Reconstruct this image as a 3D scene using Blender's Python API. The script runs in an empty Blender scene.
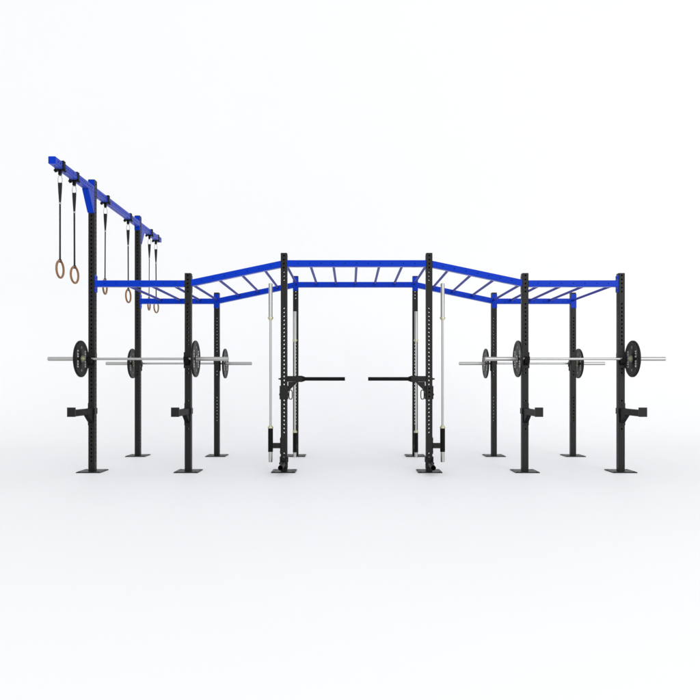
import bpy, bmesh, math, random
from mathutils import Vector, Matrix
PI = math.pi
random.seed(3)
sc = bpy.context.scene
COL = sc.collection

# ------------------------------------------------------------------ materials
def mat(name, base, rough=.4, metal=0., spec=.5, bump=0., bscale=600., var=0., vscale=6., rvar=0., stretch=None):
    m = bpy.data.materials.new(name); m.use_nodes = True
    nt = m.node_tree; b = nt.nodes['Principled BSDF']
    b.inputs['Base Color'].default_value = (*base, 1)
    b.inputs['Roughness'].default_value = rough
    b.inputs['Metallic'].default_value = metal
    b.inputs['Specular IOR Level'].default_value = spec
    tc = nt.nodes.new('ShaderNodeTexCoord'); src = tc.outputs['Object']
    if stretch:
        mp = nt.nodes.new('ShaderNodeMapping'); mp.inputs['Scale'].default_value = stretch
        nt.links.new(src, mp.inputs['Vector']); src = mp.outputs['Vector']
    if bump:
        n = nt.nodes.new('ShaderNodeTexNoise'); n.inputs['Scale'].default_value = bscale
        n.inputs['Detail'].default_value = 3
        bu = nt.nodes.new('ShaderNodeBump'); bu.inputs['Strength'].default_value = bump
        bu.inputs['Distance'].default_value = .0006
        nt.links.new(src, n.inputs['Vector']); nt.links.new(n.outputs['Fac'], bu.inputs['Height'])
        nt.links.new(bu.outputs['Normal'], b.inputs['Normal'])
    if var or rvar:
        n2 = nt.nodes.new('ShaderNodeTexNoise'); n2.inputs['Scale'].default_value = vscale
        n2.inputs['Detail'].default_value = 5
        nt.links.new(src, n2.inputs['Vector'])
        if var:
            mx = nt.nodes.new('ShaderNodeMix'); mx.data_type = 'RGBA'
            mx.inputs['A'].default_value = (*[max(0, c*(1-var)) for c in base], 1)
            mx.inputs['B'].default_value = (*[min(1, c*(1+var)) for c in base], 1)
            nt.links.new(n2.outputs['Fac'], mx.inputs['Factor']); nt.links.new(mx.outputs['Result'], b.inputs['Base Color'])
        if rvar:
            mr = nt.nodes.new('ShaderNodeMapRange')
            mr.inputs['To Min'].default_value = max(0, rough-rvar); mr.inputs['To Max'].default_value = rough+rvar
            nt.links.new(n2.outputs['Fac'], mr.inputs['Value']); nt.links.new(mr.outputs['Result'], b.inputs['Roughness'])
    return m

M = dict(
    black=mat('black_powder_coat', (.0092,.0090,.0084), .44, 0, .19, .30, 420, .15, 5, .05),
    blue=mat('blue_powder_coat', (.0004,.033,.44), .30, 0, .07, .10, 420, .05, 5, .04),
    rung=mat('blue_powder_coat_shaded', (.009,.016,.27), .42, 0, .10, .10, 420, .05, 5, .04),  # same blue paint as the beams, with the rungs' shade put into the colour
    plastic=mat('black_plastic', (.004,.004,.0042), .5, 0, .09, .2, 300),
    rubber=mat('black_rubber', (.0055,.0055,.0052), .48, 0, .18, .4, 220, .25, 20),
    steel=mat('brushed_steel', (.43,.43,.415), .38, 1, .5, 0, 240, .05, 30, .04),
    chrome=mat('polished_steel', (.42,.42,.42), .25, 1, .5, 0, 200, .04, 20),
    brass=mat('yellow_zinc', (.50,.49,.34), .38, .7, .5, 0, 200, .06, 30),
    white=mat('white_print', (.62,.62,.60), .55, 0, .3, .1, 200, .04, 40),
    greyp=mat('grey_print', (.22,.22,.21), .5, 0, .3, .1, 200, .05, 40),
    wood=mat('varnished_wood', (.24,.115,.042), .4, 0, .4, .15, 90, .35, 40, .05, (1,1,5)),
    web=mat('nylon_webbing', (.016,.017,.018), .75, 0, .2, .6, 700, .3, 60),
    floor=mat('white_studio_floor', (.845,.848,.852), .62, 0, .5, .15, 60, .008, .7, .02),
)

for k, wgt in (('blue', .20),):
    b_ = M[k].node_tree.nodes['Principled BSDF']; b_.inputs['Sheen Weight'].default_value = wgt; b_.inputs['Sheen Roughness'].default_value = .35
# ------------------------------------------------------------------ mesh helpers
def box(bm, c, s, rot=None):
    r = bmesh.ops.create_cube(bm, size=1)
    Mx = Matrix.Translation(c) @ (rot.to_4x4() if rot else Matrix.Identity(4)) @ Matrix.Diagonal((*s, 1))
    bmesh.ops.transform(bm, matrix=Mx, verts=r['verts'])
def cyl(bm, p0, p1, r, seg=20, r2=None, caps=True):
    p0 = Vector(p0); p1 = Vector(p1); d = p1-p0
    q = d.to_track_quat('Z', 'Y').to_matrix().to_4x4()
    g = bmesh.ops.create_cone(bm, cap_ends=caps, cap_tris=False, segments=seg, radius1=r, radius2=r if r2 is None else r2, depth=d.length)
    bmesh.ops.transform(bm, matrix=Matrix.Translation((p0+p1)/2) @ q, verts=g['verts'])
def pipe(bm, p0, p1, r, ri, seg=24):
    """open tube with a wall"""
    p0 = Vector(p0); p1 = Vector(p1); d = p1-p0
    q = d.to_track_quat('Z', 'Y').to_matrix()
    rings = []
    for P, R in ((p0, ri), (p0, r), (p1, r), (p1, ri)):
        rings.append([bm.verts.new(P + q @ Vector((R*math.cos(2*PI*k/seg), R*math.sin(2*PI*k/seg), 0))) for k in range(seg)])
    for a in range(4):
        A, B = rings[a], rings[(a+1) % 4]
        for k in range(seg):
            bm.faces.new((A[k], A[(k+1) % seg], B[(k+1) % seg], B[k]))
def prism(bm, pts, axis, a, b):
    """polygon pts (2D) extruded along axis from a to b"""
    def P(p, t):
        return {'x': (t, p[0], p[1]), 'y': (p[0], t, p[1]), 'z': (p[0], p[1], t)}[axis]
    A = [bm.verts.new(P(p, a)) for p in pts]; B = [bm.verts.new(P(p, b)) for p in pts]
    bm.faces.new(A[::-1]); bm.faces.new(B)
    n = len(pts)
    for k in range(n): bm.faces.new((A[k], A[(k+1) % n], B[(k+1) % n], B[k]))
def loft(bm, path, r, seg=10, closed=False, squash=None):
    """round bar swept along path points"""
    n = len(path); path = [Vector(p) for p in path]; rings = []
    prev = None
    for i in range(n):
        if closed: d = path[(i+1) % n]-path[i-1]
        else: d = path[min(i+1, n-1)]-path[max(i-1, 0)]
        d.normalize()
        if prev is None:
            up = Vector((1, 0, 0)) if abs(d.x) < .9 else Vector((0, 0, 1))
            a = (up - d*up.dot(d)).normalized()
        else: a = (prev - d*prev.dot(d)).normalized()
        prev = a; b = d.cross(a)
        rr = r[i] if isinstance(r, (list, tuple)) else r
        rings.append([bm.verts.new(path[i] + a*rr*math.cos(2*PI*k/seg) + b*rr*math.sin(2*PI*k/seg)) for k in range(seg)])
    m = n if closed else n-1
    for i in range(m):
        A, B = rings[i], rings[(i+1) % n]
        for k in range(seg): bm.faces.new((A[k], A[(k+1) % seg], B[(k+1) % seg], B[k]))
    if not closed: bm.faces.new(rings[0][::-1]); bm.faces.new(rings[-1])
def lathe_x(bm, prof, seg=64):
    """closed profile [(x, r)] turned round the x axis"""
    rings = [[bm.verts.new((x, r*math.cos(2*PI*k/seg), r*math.sin(2*PI*k/seg))) for k in range(seg)] for x, r in prof]
    n = len(prof)
    for i in range(n):
        A, B = rings[i], rings[(i+1) % n]
        for k in range(seg): bm.faces.new((A[k], A[(k+1) % seg], B[(k+1) % seg], B[k]))
def ptube(bm, L, w=.078, hA=(), hB=(), r=.0112, t=.004, cr=.007, m0=0., m1=0., cap0=True, cap1=True):
    """square tube along +Z, real holes through its Y walls (hA) and X walls (hB); ends may be mitred"""
    H = w/2; a = H-cr
    def wall(fn, holes):
        holes = sorted(h for h in holes if .02 < h < L-.02)
        c = r*1.12
        if len(holes) > 1: c = min(c, min(y-x for x, y in zip(holes, holes[1:]))/2*.98)
        c = max(c, r*1.01)
        for dep in (H, H-t):
            st = [0.]
            for h in holes: st += [h-c, h+c]
            st.append(L)
            vs = [[bm.verts.new(fn(-a, dep, z)), bm.verts.new(fn(a, dep, z))] for z in st]
            for k in range(0, len(st)-1, 2):
                bm.faces.new((vs[k][0], vs[k][1], vs[k+1][1], vs[k+1][0]))
            rings = []
            for i, h in enumerate(holes):
                lo, hi = vs[1+2*i], vs[2+2*i]
                mid = lambda s, z: bm.verts.new(fn(s, dep, z))
                rect = [mid(a, h), hi[1], mid(0, h+c), hi[0], mid(-a, h), lo[0], mid(0, h-c), lo[1]]
                circ = []
                for k in range(8):
                    an = k*PI/4
                    circ.append(mid(r*math.cos(an), h+r*math.sin(an)))
                for k in range(8):
                    bm.faces.new((rect[k], rect[(k+1) % 8], circ[(k+1) % 8], circ[k]))
                rings.append(circ)
            if dep == H: outer = rings
        for A, B in zip(outer, rings):
            for k in range(8): bm.faces.new((A[k], A[(k+1) % 8], B[(k+1) % 8], B[k]))
    wall(lambda s, d, z: (s, -d, z), hA); wall(lambda s, d, z: (-s, d, z), hA)
    wall(lambda s, d, z: (d, s, z), hB); wall(lambda s, d, z: (-d, -s, z), hB)
    prof = []
    for q in range(4):
        cx, cy = ((a, a), (-a, a), (-a, -a), (a, -a))[q]
        ring = [(cx+cr*math.cos(q*PI/2+j*PI/6), cy+cr*math.sin(q*PI/2+j*PI/6)) for j in range(4)]
        prof += ring
        for j in range(3):
            (x0, y0), (x1, y1) = ring[j], ring[j+1]
            bm.faces.new([bm.verts.new(p) for p in ((x0, y0, 0), (x1, y1, 0), (x1, y1, L), (x0, y0, L))])
    if cap0: bm.faces.new([bm.verts.new((x, y, 0)) for x, y in prof][::-1])
    if cap1: bm.faces.new([bm.verts.new((x, y, L)) for x, y in prof])
    for v in bm.verts:
        if abs(v.co.z) < 1e-6: v.co.z += v.co.x*math.tan(m0)
        elif abs(v.co.z-L) < 1e-6: v.co.z += v.co.x*math.tan(m1)

def obj(name, bm, m, parent=None, loc=(0, 0, 0), bevel=0., smooth=False):
    if smooth:
        bmesh.ops.recalc_face_normals(bm, faces=bm.faces)
        for f in bm.faces: f.smooth = True
        for e in bm.edges:
            if len(e.link_faces) == 2 and e.calc_face_angle(0) > math.radians(38): e.smooth = False
    me = bpy.data.meshes.new(name); bm.to_mesh(me); bm.free()
    me.materials.append(M[m] if isinstance(m, str) else m)
    o = bpy.data.objects.new(name, me); COL.objects.link(o)
    o.location = loc
    if parent: o.parent = parent
    if bevel:
        b = o.modifiers.new('bevel', 'BEVEL'); b.width = bevel; b.segments = 2; b.limit_method = 'ANGLE'; b.angle_limit = math.radians(40)
    return o
def NB(): return bmesh.new()
def thing(name, label, cat, loc, group=None, rz=0):
    o = bpy.data.objects.new(name, None); COL.objects.link(o); o.empty_display_size = .1
    o.location = loc; o.rotation_euler = (0, 0, rz); o['label'] = label; o['category'] = cat
    if group: o['group'] = group
    return o
def dup(root, loc, label, rz=0, scale=None):
    r = root.copy(); COL.objects.link(r); r.location = loc; r.rotation_euler = (0, 0, rz); r['label'] = label
    def rec(src, dst):
        for ch in [c for c in bpy.data.objects if c.parent == src]:
            c = ch.copy(); COL.objects.link(c); c.parent = dst
            rec(ch, c)
    rec(root, r)
    return r

# ------------------------------------------------------------------ layout (metres)
CX = .080                       # centre of the rig
X1, X2, X3 = .883, 2.050, 3.220 # distance of the uprights from the centre
D = 1.78                        # depth of the rig
W = .078
ZHI, ZLO = 2.534, 2.289         # centre of the ladder beams
HOLE = .0488

# floor
YS, RS, HT, WX = 3.0, 3.2, 26., 45.    # studio sweep: floor, curve, wall in one sheet
prof = [(-30, 0), (-15, 0), (-6, 0), (-2, 0), (0, 0), (2, 0), (YS, 0)]
prof += [(YS+RS*math.sin(a), RS-RS*math.cos(a)) for a in [PI/2*k/40 for k in range(1, 41)]] + [(YS+RS, HT)]
bm = NB()
rows = [[bm.verts.new((x, y, z)) for x in (-WX, -WX/2, 0, WX/2, WX)] for y, z in prof]
for A, B in zip(rows, rows[1:]):
    for k in range(4):
        f = bm.faces.new((A[k], A[k+1], B[k+1], B[k])); f.smooth = True
fl = obj('floor', bm, 'floor'); fl['kind'] = 'structure'

rig = thing('training_rig', 'long black and blue steel training rig with twelve uprights and overhead ladder on white floor', 'training rig', (CX, D/2, 0))
def R(x, y, z): return (x-CX, y-D/2, z)        # world to rig space

def zr(a, b, step=HOLE):
    n = int(round((a-b)/step)); return [a-step*k for k in range(n+1)]
side_holes = zr(2.386, 2.19) + zr(2.04, 1.55) + [1.252, 1.203] + zr(.865, .51)
mid_holes = zr(2.627, 2.334) + zr(1.99, .465) + [.223, .173]
tall_holes = zr(3.50, .12)
tall_back = zr(3.50, 1.75)+[1.252, 1.203]
def upright(x, y, h, hA, hB=()):
    bm = NB(); ptube(bm, h-.012, W, [z-.012 for z in hA], [z-.012 for z in hB])
    o = obj('upright', bm, 'black', rig, R(x, y, .012))
    bm = NB(); box(bm, (0, 0, .006), (.29, .29, .012))
    for sx in (-1, 1):
        for sy in (-1, 1):
            cyl(bm, (sx*.115, sy*.115, .012), (sx*.115, sy*.115, .0155), .011, 6)
    obj('base_plate', bm, 'black', o, (0, 0, -.0118), .002)
    bm = NB(); box(bm, (0, 0, .001), (W-.006, W-.006, .006))
    obj('end_cap', bm, 'plastic', o, (0, 0, h-.012), .002)
    return o
for y in (0, D):
    for s in (-1, 1):
        upright(CX+s*X1, y, 2.657, mid_holes)
        upright(CX+s*X2, y, 2.412, side_holes)
    upright(CX+X3, y, 2.412, side_holes)
upright(CX-X3, 0, 3.55, tall_holes, tall_holes)
upright(CX-X3, D, 3.55, tall_back, tall_holes)

# ladder beams (front and back runs): each length butts on the side flanges of two uprights
th = math.atan2(ZHI-ZLO, X2-X1)
nodes = [(-X3, ZLO), (-X2, ZLO), (-X1, ZHI), (X1, ZHI), (X2, ZLO), (X3, ZLO)]
FT = .006
for yb, sg in ((0, 1), (D, -1)):
    for i in range(5):
        (xa, za), (xb, zb) = nodes[i], nodes[i+1]
        an = math.atan2(zb-za, xb-xa); fa = i == 0; fb = i == 4 and sg == 1      # side flanges only at the outer ends
        ga = W/2+.0003+(FT if fa else 0); gb = W/2+.0003+(FT if fb else 0)
        za2 = za+ga*math.tan(an); zb2 = zb-gb*math.tan(an); xa2, xb2 = xa+ga, xb-gb
        d = Vector((xb2-xa2, 0, zb2-za2)); L = d.length; d.normalize()
        up = Vector((-d.z, 0, d.x))
        bm = NB()
        n = int((L-.05)/.1425); off = (L-(n-1)*.1425)/2
        ptube(bm, L, W, [off+k*.1425 for k in range(n)], (), .0068, m0=an, m1=an)
        mx = Matrix(((up.x, 0, d.x), (0, -1, 0), (up.z, 0, d.z))).to_4x4()
        bmesh.ops.transform(bm, matrix=mx, verts=bm.verts)
        o = obj('ladder_beam', bm, 'blue', rig, R(CX+xa2, yb, za2))
        for px, sx, pz in ([(xa, 1, za)] if fa else [])+([(xb, -1, zb)] if fb else []):
            bm = NB()
            box(bm, (0, sg*.004, 0), (FT, W+.004, .205))
            for dz in (-.075, .075): cyl(bm, (sx*FT/2, 0, dz), (sx*(FT/2+.008), 0, dz), .010, 6)
            obj('flange_plate', bm, 'blue', o, (px+sx*(W/2+FT/2+.0002)-xa2, 0, pz-za2), .0015)
    for px, pz in nodes:
        if px == -X3: continue
        if pz == ZHI: pz += .010
        bm = NB(); box(bm, (0, 0, 0), (W+.002, FT, .205))
        obj('joint_plate', bm, 'blue', rig, R(CX+px, yb+sg*(W/2+FT/2+.0003), pz), .0015)

# rungs
for k in range(-10, 12):
    x = k*.2865; e = 0
    for kk, xx in ((3, X1-.012), (7, X2-.012), (11, X3-.012)):
        if abs(k) == kk: x = math.copysign(xx, k); e = FT+.001
    ax = abs(x)
    z = ZHI if ax <= X1 else (ZLO if ax >= X2 else ZHI+(ZLO-ZHI)*(ax-X1)/(X2-X1))
    y1 = D/2-W/2-e
    bm = NB(); cyl(bm, (0, -y1, 0), (0, y1, 0), .0165, 20)
    obj('rung', bm, 'rung', rig, R(CX+x, D/2, z+.012), smooth=True)

# overhead ring beam in three lengths
XL = CX-X3; ZB = 3.43
Y0, Y1 = -1.13, D+1.12
for ya, yb in ((Y0, -W/2-.006), (W/2+.006, D-W/2-.006), (D+W/2+.006, Y1)):
    L = yb-ya; bm = NB()
    n = int((L-.06)/.05); off = (L-(n-1)*.05)/2
    hs = [off+k*.05 for k in range(n)]
    ptube(bm, L, W, hs, hs, .0115)
    bmesh.ops.transform(bm, matrix=Matrix.Rotation(-PI/2, 4, 'X'), verts=bm.verts)   # +Z -> +Y
    o = obj('overhead_beam', bm, 'blue', rig, R(XL, ya, ZB))
    def flange(y, z0, z1):
        bm = NB(); box(bm, (0, 0, 0), (W+.001, .0058, z1-z0))
        obj('flange_plate', bm, 'blue', o, (0, y-ya, (z0+z1)/2-ZB), .002)
    def gusset(y, s):
        bm = NB(); h = W/2
        prism(bm, [(0, -h-.001), (s*.185, -h-.001), (s*.185, -h-.010), (s*.02, -.285), (0, -.285)], 'x', -h+.001, h-.001)
        bmesh.ops.recalc_face_normals(bm, faces=bm.faces)
        obj('gusset', bm, 'blue', o, (0, y-ya, 0), .002)
    if ya < 0 and yb < 0: flange(-W/2-.003, 3.14, 3.545); gusset(-W/2-.0062, -1)
    elif ya > D: flange(D+W/2+.003, 3.14, 3.545); gusset(D+W/2+.0062, 1)
    else:
        flange(W/2+.003, 3.335, 3.545); flange(D-W/2-.003, 3.335, 3.545)

# ------------------------------------------------------------------ gym rings
def make_ring(loc, label):
    t = thing('gym_ring', label, 'gym ring', loc, 'gym rings hanging from the overhead beam')
    Z = lambda z: z-2.21
    bm = NB()   # clamp round the beam
    h = W/2
    for s in (-1, 1):
        box(bm, (s*(h+.006), 0, Z(ZB)-.004), (.010, .055, W+.034))
        box(bm, (s*(h+.011), 0, Z(ZB-h-.012)), (.020, .048, .018))
        cyl(bm, (s*(h+.013), 0, Z(ZB-h-.030)), (s*(h+.013), 0, Z(ZB-h+.010)), .007, 6)
    box(bm, (0, 0, Z(ZB+h+.006)), (W+.020, .055, .010))
    box(bm, (0, 0, Z(ZB-h-.008)), (W+.010, .055, .010))
    obj('clamp', bm, 'plastic', t, bevel=.002)
    bm = NB()
    box(bm, (0, 0, Z(ZB-h-.028)), (.030, .034, .032))
    cyl(bm, (0, -.024, Z(ZB-h-.050)), (0, .024, Z(ZB-h-.050)), .010, 12)
    box(bm, (0, -.018, Z(ZB-h-.046)), (.026, .006, .034)); box(bm, (0, .018, Z(ZB-h-.046)), (.026, .006, .034))
    obj('hanger', bm, 'plastic', t, bevel=.002)
    bm = NB(); path = []
    zt, zb = Z(3.345), Z(3.238)
    for k in range(24):      # pear shaped snap hook
        a = 2*PI*k/24; c, s = math.cos(a), math.sin(a)
        wdt = .022+.009*(-c)
        path.append((wdt*s, 0, (zt+zb)/2+c*(zt-zb)/2))
    loft(bm, path, .0045, 10, True)
    obj('carabiner', bm, 'chrome', t, smooth=True)
    bm = NB()   # folded webbing that narrows down to the buckle, then hangs edge on
    def band(prof, y0=0.):
        vs = []
        for z, hw, ht in prof:
            vs.append([bm.verts.new((sx*hw, y0+sy*ht, Z(z))) for sx, sy in ((-1, -1), (1, -1), (1, 1), (-1, 1))])
        for A, B in zip(vs, vs[1:]):
            for k in range(4): bm.faces.new((A[k], A[(k+1) % 4], B[(k+1) % 4], B[k]))
        bm.faces.new(vs[0][::-1]); bm.faces.new(vs[-1])
    band([(3.248, .021, .006), (3.235, .021, .007), (3.16, .017, .008), (3.08, .010, .011), (3.02, .0050, .012), (2.98, .0042, .0135),
          (2.6, .0040, .0135), (2.44, .0042, .014), (2.418, .0045, .014)])
    obj('strap', bm, 'web', t)
    bm = NB(); box(bm, (0, 0, Z(3.025)), (.014, .028, .018)); cyl(bm, (-.012, 0, Z(3.032)), (.012, 0, Z(3.032)), .006, 10)
    obj('buckle', bm, 'chrome', t, bevel=.002)
    bm = NB(); rr = .0905
    path = [(0, rr*math.sin(2*PI*k/48), Z(2.312)+rr*math.cos(2*PI*k/48)) for k in range(48)]
    loft(bm, path, .0120, 14, True)
    o = obj('wooden_ring', bm, 'wood', t, smooth=True)
    bm = NB(); pipe(bm, (-.013, 0, Z(2.312)+rr), (.013, 0, Z(2.312)+rr), .0185, .0145, 20)
    obj('strap_loop', bm, 'web', t)
    return t
ry = [-.93, -.54, .42, 1.34, 2.33, 2.73]
rl = ['wooden gym ring on black strap hanging nearest the front end of the blue overhead beam',
      'wooden gym ring second from the front end of the blue overhead beam',
      'wooden gym ring just behind the front tall upright, crossed by the front ladder beam',
      'wooden gym ring on black strap hanging just in front of the rear tall upright',
      'wooden gym ring on black strap just behind the rear tall upright',
      'wooden gym ring on black strap hanging at the far rear end of the overhead beam']
g0 = make_ring((XL, ry[0], 2.21), rl[0])
for y, l, a in zip(ry[1:], rl[1:], (-4, 5, -3, 6, -6)):
    dup(g0, (XL, y, 2.21), l).rotation_euler = (0, math.radians(a*.06), math.radians(a))

# ------------------------------------------------------------------ barbells and plates
def barbell_parts(t, vert):
    ax = (lambda u: (0, 0, u)) if vert else (lambda u: (u, 0, 0))
    bm = NB(); cyl(bm, ax(-.66), ax(.66), .0145, 24); obj('shaft', bm, 'steel', t, smooth=True)
    for s in (-1, 1):
        bm = NB()
        a, b = .672, 1.086
        cyl(bm, ax(s*a), ax(s*b), .0245, 28); cyl(bm, ax(s*b), ax(s*(b+.003)), .0245, 28, .021)
        cyl(bm, ax(s*(b+.003)), ax(s*(b+.0035)), .014, 20)
        for u in (.85, .95, 1.05): cyl(bm, ax(s*u), ax(s*(u+.0012)), .0248, 28)
        obj('sleeve', bm, 'steel', t, smooth=True)
        bm = NB(); cyl(bm, ax(s*.642), ax(s*.658), .022, 28); cyl(bm, ax(s*.656), ax(s*.678), .0335, 28)
        obj('collar', bm, 'brass', t, smooth=True, bevel=.002)
bx = {'L': CX-(X2+X3)/2, 'R': CX+(X2+X3)/2+.003}
by = {'F': -.085, 'B': D+.085}
ZBAR = 1.371
bl = {('L','F'): 'loaded steel barbell across the front left pair of uprights, under the ring beam',
      ('L','B'): 'loaded steel barbell racked behind the rear left pair of uprights',
      ('R','F'): 'loaded steel barbell across the front right pair of uprights',
      ('R','B'): 'loaded steel barbell racked behind the rear right pair of uprights'}
b0 = None
for kx in 'LR':
    for ky in 'FB':
        if b0 is None:
            b0 = thing('barbell', bl[kx, ky], 'barbell', (bx[kx], by[ky], ZBAR), 'barbells racked level on the uprights')
            barbell_parts(b0, False)
        else: dup(b0, (bx[kx], by[ky], ZBAR), bl[kx, ky])

def make_plate(loc, label):
    t = thing('weight_plate', label, 'weight plate', loc, 'weight plates on the level barbells')
    e = .012; R0 = .2215
    half = [(-e+.004, R0), (-e+.001, R0-.003), (-e, R0-.008), (-e, R0-.032), (-e+.004, R0-.038), (-e+.004, .070), (-e, .064), (-e, .0275)]
    bm = NB(); lathe_x(bm, half[::-1] + [(-x, r) for x, r in half], 96)
    bmesh.ops.recalc_face_normals(bm, faces=bm.faces)
    for f in bm.faces: f.smooth = True
    for e_ in bm.edges:
        if e_.calc_face_angle(0) > math.radians(38): e_.smooth = False
    disc_bm = bm; n_disc = len(bm.faces)
    bm = NB()
    for s in (-1, 1): pipe(bm, (s*(e-.006), 0, 0), (s*(e+.001), 0, 0), .040, .0262, 32)
    obj('hub_ring', bm, 'steel', t, smooth=True)
    rnd = random.Random(5)
    bm = disc_bm
    for s in (-1, 1):
        xf = s*(e-.0035)
        for side in (-1, 1):
            z = -.103
            for j in range(7):       # worn raised marks; the lettering is too small to read
                hgt = .024
                if j != 3:
                    yc = side*.112; zc = z+hgt/2
                    box(bm, (xf, yc-.014, zc), (.001, .009, hgt*.95)); box(bm, (xf, yc+.014, zc), (.001, .009, hgt*rnd.uniform(.4, .9)))
                    box(bm, (xf, yc, zc+rnd.choice((-1, 0, 1))*hgt*.36), (.001, .038, .008))
                    if rnd.random() < .5: box(bm, (xf, yc, zc-hgt*.3), (.0011, .036, .007))
                z += .0300
    n_let = len(bm.faces)
    for s in (-1, 1):
        for zz in (-.138, .138):
            pipe(bm, (s*(e-.0045), 0, zz), (s*(e-.003), 0, zz), .017, .009, 20)
            box(bm, (s*(e-.0035), 0, zz), (.001, .008, .012))
    bm.faces.ensure_lookup_table()
    for k in range(n_disc, n_let): bm.faces[k].material_index = 1
    for k in range(n_let, len(bm.faces)): bm.faces[k].material_index = 2
    p = obj('disc', bm, 'rubber', t)
    p.data.materials.append(M['white']); p.data.materials.append(M['greyp'])
    return t
pl = [((bx['L']-.692, by['F']), 'black weight plate left of the front tall ring-beam upright'),
      ((bx['L']+.692, by['F']), 'black weight plate right of the front lower left upright, on the left front barbell'),
      ((bx['L']-.692, by['B']), 'black weight plate half hidden left of the rear tall upright'),
      ((bx['L']+.692, by['B']), 'black weight plate right of the rear lower left upright'),
      ((bx['R']-.692, by['F']), 'black weight plate left of the front lower right upright, on the right front barbell'),
      ((bx['R']+.692, by['F']), 'black weight plate right of the rightmost front upright'),
      ((bx['R']-.692, by['B']), 'black weight plate left of the rear upright on the right side'),
      ((bx['R']+.692, by['B']), 'black weight plate right of the rightmost rear upright')]
p0 = make_plate((*pl[0][0], ZBAR), pl[0][1])
for (x, y), l in pl[1:]: dup(p0, (x, y, ZBAR), l)

# J-cups: local origin on the upright axis, cup reaching towards -Y
def make_jcup(loc, label):
    t = thing('bar_hook', label, 'bar hook', loc, 'hooks holding the level barbells')
    bm = NB(); h = W/2
    box(bm, (0, -h-.005, -.012), (W+.016, .008, .195))
    for s in (-1, 1): box(bm, (s*(h+.005), -.012, .035), (.006, .068, .085))
    obj('back_plate', bm, 'black', t, bevel=.002)
    bm = NB()
    prism(bm, [(-h-.010, .004), (-h-.010, -.075), (-h-.045, -.048), (-h-.092, -.046), (-h-.100, .028), (-h-.086, .032), (-h-.076, -.016), (-h-.030, -.016)], 'x', -.030, .030)
    bmesh.ops.recalc_face_normals(bm, faces=bm.faces)
    obj('cup', bm, 'plastic', t, bevel=.003)
    return t
jl = {('F', -3): 'black bar hook on the front tall ring-beam upright', ('F', -2): 'black bar hook on the front lower left upright',
      ('F', 2): 'black bar hook on the front upright second from the right', ('F', 3): 'black bar hook on the rightmost front upright',
      ('B', -3): 'black bar hook behind the rear tall upright', ('B', -2): 'black bar hook behind the rear lower left upright',
      ('B', 2): 'black bar hook behind the rear upright second from the right', ('B', 3): 'black bar hook behind the rightmost rear upright'}
XP = {-3: CX-X3, -2: CX-X2, -1: CX-X1, 1: CX+X1, 2: CX+X2, 3: CX+X3}
j0 = None
for (k, n), l in jl.items():
    loc = (XP[n], 0 if k == 'F' else D, ZBAR-.002); rz = 0 if k == 'F' else PI
    if j0 is None: j0 = make_jcup(loc, l)
    else: dup(j0, loc, l, rz)

# spotter arms
def make_arm(loc, label):
    t = thing('spotter_arm', label, 'spotter arm', loc, 'spotter arms on the front uprights')
    h = W/2
    bm = NB()
    box(bm, (0, -h-.005, -.035), (W+.001, .008, .27))
    for s in (-1, 1): box(bm, (s*(h+.005), -.006, .003), (.007, .086, .072))
    for dz in (-.15, .08): cyl(bm, (0, -h-.009, dz), (0, -h-.014, dz), .010, 6)
    obj('mount_plate', bm, 'black', t, bevel=.002)
    bm = NB(); box(bm, (0, -(h+.009+.615)/2, 0), (.062, .615-h-.009, .074)); obj('arm', bm, 'plastic', t, bevel=.004)
    bm = NB(); box(bm, (0, -.630, .014), (.090, .028, .106)); obj('end_stop', bm, 'black', t, bevel=.003)
    bm = NB(); prism(bm, [(-h-.0095, -.038), (-.205, -.038), (-.200, -.048), (-h-.03, -.138), (-h-.0095, -.138)], 'x', -.027, .027)
    bmesh.ops.recalc_face_normals(bm, faces=bm.faces)
    obj('gusset', bm, 'plastic', t, bevel=.002)
    return t
al = {-3: 'black spotter arm reaching forward from the front tall ring-beam upright', -2: 'black spotter arm on the front lower left upright',
      2: 'black spotter arm on the front upright second from the right', 3: 'black spotter arm on the rightmost front upright'}
a0 = None
for n, l in al.items():
    if a0 is None: a0 = make_arm((XP[n], 0, .737), l)
    else: dup(a0, (XP[n], 0, .737), l)

# ------------------------------------------------------------------ stored vertical barbells and their holders
def make_holder(loc, label, rz):
    """local: upright at origin, holder reaching towards -X"""
    t = thing('barbell_holder', label, 'barbell holder', loc, 'tube holders for the upright barbells', rz)
    h = W/2
    bm = NB(); box(bm, (-h-.004, 0, 0), (.007, W-.004, .2))
    for dz in (-.075, .075): cyl(bm, (-h-.0075, 0, dz), (-h-.013, 0, dz), .010, 6)
    obj('mount_plate', bm, 'black', t, bevel=.002)
    bm = NB(); box(bm, (-(h+.0075+.140)/2, 0, 0), (.140-h-.0075, .05, .064)); obj('bracket', bm, 'black', t, bevel=.003)
    bm = NB(); pipe(bm, (-.166, 0, -.075), (-.166, 0, .228), .0300, .0262, 28)
    obj('tube', bm, 'plastic', t, smooth=True)
    return t
hl = [(XP[-1], 0, .317, 0, 'black tube holder on the outer side of the left front centre upright'),
      (XP[1], 0, .317, PI, 'black tube holder on the outer side of the right front centre upright'),
      (XP[-1], D, .146, PI/2, 'black tube holder on the front of the left rear centre upright'),
      (XP[1], D, .146, PI/2, 'black tube holder on the front of the right rear centre upright')]
h0 = None; v0 = None
vl = ['steel barbell standing upright left of the left front centre upright',
      'steel barbell standing upright right of the right front centre upright',
      'steel barbell standing upright before the left rear centre upright',
      'steel barbell standing upright before the right rear centre upright']
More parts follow.
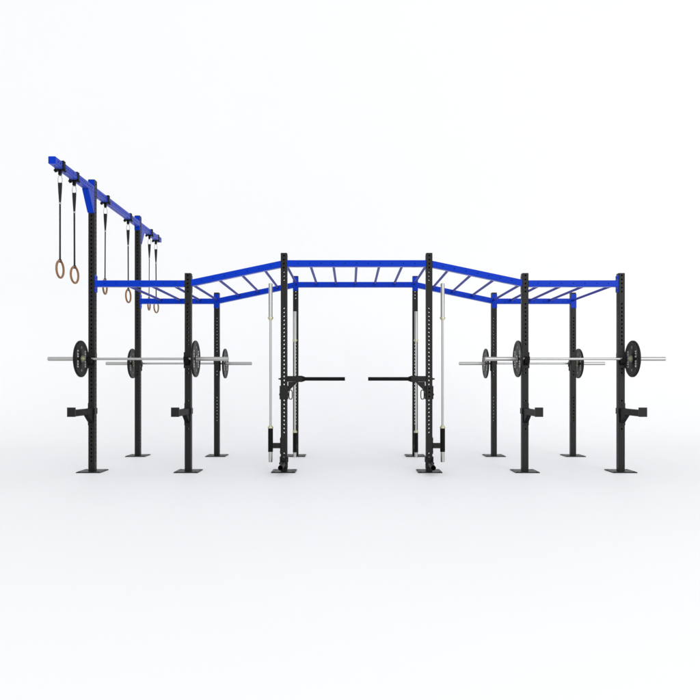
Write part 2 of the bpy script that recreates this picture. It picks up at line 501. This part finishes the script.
for i, (x, y, z, rz, l) in enumerate(hl):
    if h0 is None: h0 = make_holder((x, y, z), l, rz)
    else: dup(h0, (x, y, z), l, rz)
    off = Matrix.Rotation(rz, 3, 'Z') @ Vector((-.166, 0, 0))
    zc = z+.228+.004+.656
    loc = (x+off.x, y+off.y, zc)
    if v0 is None:
        v0 = thing('barbell', vl[i], 'barbell', loc, 'bare barbells stored upright in tube holders'); barbell_parts(v0, True)
    else: dup(v0, loc, vl[i])

# ------------------------------------------------------------------ dip handles: local +X points inward
def make_dip(loc, label, rz):
    t = thing('dip_handle', label, 'dip handle', loc, 'dip handles on the front centre uprights', rz)
    h = W/2
    bm = NB()
    box(bm, (0, -h-.006, -.166), (W+.024, .009, .166))
    for s in (-1, 1): box(bm, (s*(h+.0065), -.006, -.166), (.009, .088, .160))
    cyl(bm, (-h-.011, 0, -.190), (-h-.022, 0, -.190), .012, 16)
    cyl(bm, (h+.011, 0, -.190), (h+.020, 0, -.190), .016, 16)
    obj('carriage', bm, 'black', t, bevel=.002)
    bm = NB()
    box(bm, ((h+.003+.215)/2, 0, 0), (.215-h-.003, .070, .070))
    box(bm, (.185, 0, 0), (.075, .077, .077))
    obj('arm', bm, 'black', t, bevel=.003)
    bm = NB(); cyl(bm, (-h-.001, 0, 0), (-h-.030, 0, 0), .009, 12); cyl(bm, (-h-.001, 0, 0), (-h-.010, 0, 0), .014, 6)
    obj('bolt', bm, 'black', t)
    bm = NB(); prism(bm, [(h+.012, -.036), (.158, -.036), (.158, -.046), (h+.012, -.150)], 'y', -.03, .03)
    bmesh.ops.recalc_face_normals(bm, faces=bm.faces)
    obj('gusset', bm, 'black', t, bevel=.002)
    bm = NB(); cyl(bm, (.2155, 0, 0), (.252, 0, 0), .037, 24, .027); cyl(bm, (.250, 0, 0), (.742, 0, 0), .0225, 28)
    obj('grip_bar', bm, 'plastic', t, smooth=True)
    bm = NB(); path = []
    for k in range(20):
        a = 2*PI*k/20; c, s = math.cos(a), math.sin(a)
        path.append((h+.040+.020*(1 if c > 0 else -1)*abs(c)**.6, 0, -.192+.056*(1 if s > 0 else -1)*abs(s)**.6))
    loft(bm, path, .0058, 8, True)
    obj('pull_loop', bm, 'black', t, smooth=True)
    return t
d0 = make_dip((XP[-1], 0, 1.130), 'black dip handle pointing right from the left front centre upright', 0)
dup(d0, (XP[1], 0, 1.130), 'black dip handle pointing left from the right front centre upright', PI)

# landmine sockets at the feet of the front centre uprights
def make_mine(loc, label):
    t = thing('landmine_socket', label, 'landmine socket', loc, 'landmine sockets at the centre uprights')
    h = W/2
    bm = NB()
    box(bm, (0, -h-.006, .115), (W+.020, .010, .130))
    for s in (-1, 1):
        box(bm, (s*(h+.006), -.004, .150), (.008, .092, .070))
        prism(bm, [(-h-.011, .175), (-h-.060, .150), (-h-.085, .105), (-h-.075, .060), (-h-.011, .055)], 'x', s*.034-.004, s*.034+.004)
    bmesh.ops.recalc_face_normals(bm, faces=bm.faces)
    cyl(bm, (-.052, -h-.052, .110), (.052, -h-.052, .110), .012, 12)
    obj('bracket', bm, 'black', t, bevel=.002)
    bm = NB(); box(bm, (0, -h-.060, .108), (.05, .06, .05)); obj('swivel', bm, 'black', t, bevel=.004)
    bm = NB(); pipe(bm, (0, -h-.085, .104), (0, -.44, .098), .0300, .0255, 28)
    cyl(bm, (0, -h-.084, .104), (0, -h-.090, .104), .026, 24)
    obj('socket_tube', bm, 'plastic', t, smooth=True)
    return t
m0 = make_mine((XP[-1], 0, 0), 'black landmine socket at the foot of the left front centre upright')
dup(m0, (XP[1], 0, 0), 'black landmine socket at the foot of the right front centre upright')

# ------------------------------------------------------------------ light, world, camera
w = bpy.data.worlds.new('World'); sc.world = w; w.use_nodes = True
bg = w.node_tree.nodes['Background']; bg.inputs['Color'].default_value = (.950, .962, .978, 1); bg.inputs['Strength'].default_value = .975
def area(name, loc, tgt, size, power, col=(1, 1, 1)):
    l = bpy.data.lights.new(name, 'AREA'); l.shape = 'RECTANGLE'; l.size, l.size_y = size; l.energy = power; l.color = col
    o = bpy.data.objects.new(name, l); COL.objects.link(o); o.location = loc
    o.rotation_euler = (Vector(tgt)-Vector(loc)).to_track_quat('-Z', 'Y').to_euler()
    return o
area('key_softbox', (8, -11.5, 3.0), (2.2, .3, .9), (4, 3.5), 240, (1, .99, .97))
area('foreground_fill', (0, -7.2, 4.6), (0, -6.8, 0), (16, 3), 55, (.98, .99, 1))  # added unseen lamp that whitens the floor in front of the rig
sl = bpy.data.lights.new('wall_wash', 'SUN'); sl.energy = .70; sl.angle = math.radians(42); sl.color = (.985, .99, 1)  # sun lamp added only to brighten the sweep's wall evenly
so = bpy.data.objects.new('wall_wash', sl); COL.objects.link(so); so.location = (9, -12, 6)
so.rotation_euler = (math.radians(90-21), 0, math.radians(16))

cam = bpy.data.cameras.new('camera'); co = bpy.data.objects.new('camera', cam); COL.objects.link(co)
co.location = (0, -8.3, 1.08); co.rotation_euler = (PI/2, 0, 0)
cam.lens = 35.0; cam.sensor_width = 36; cam.shift_y = 33/700; cam.clip_end = 2000; cam.clip_start = .05
sc.camera = co
sc.view_settings.view_transform = 'Standard'; sc.view_settings.look = 'None'
sc.view_settings.exposure = 0; sc.view_settings.gamma = 1
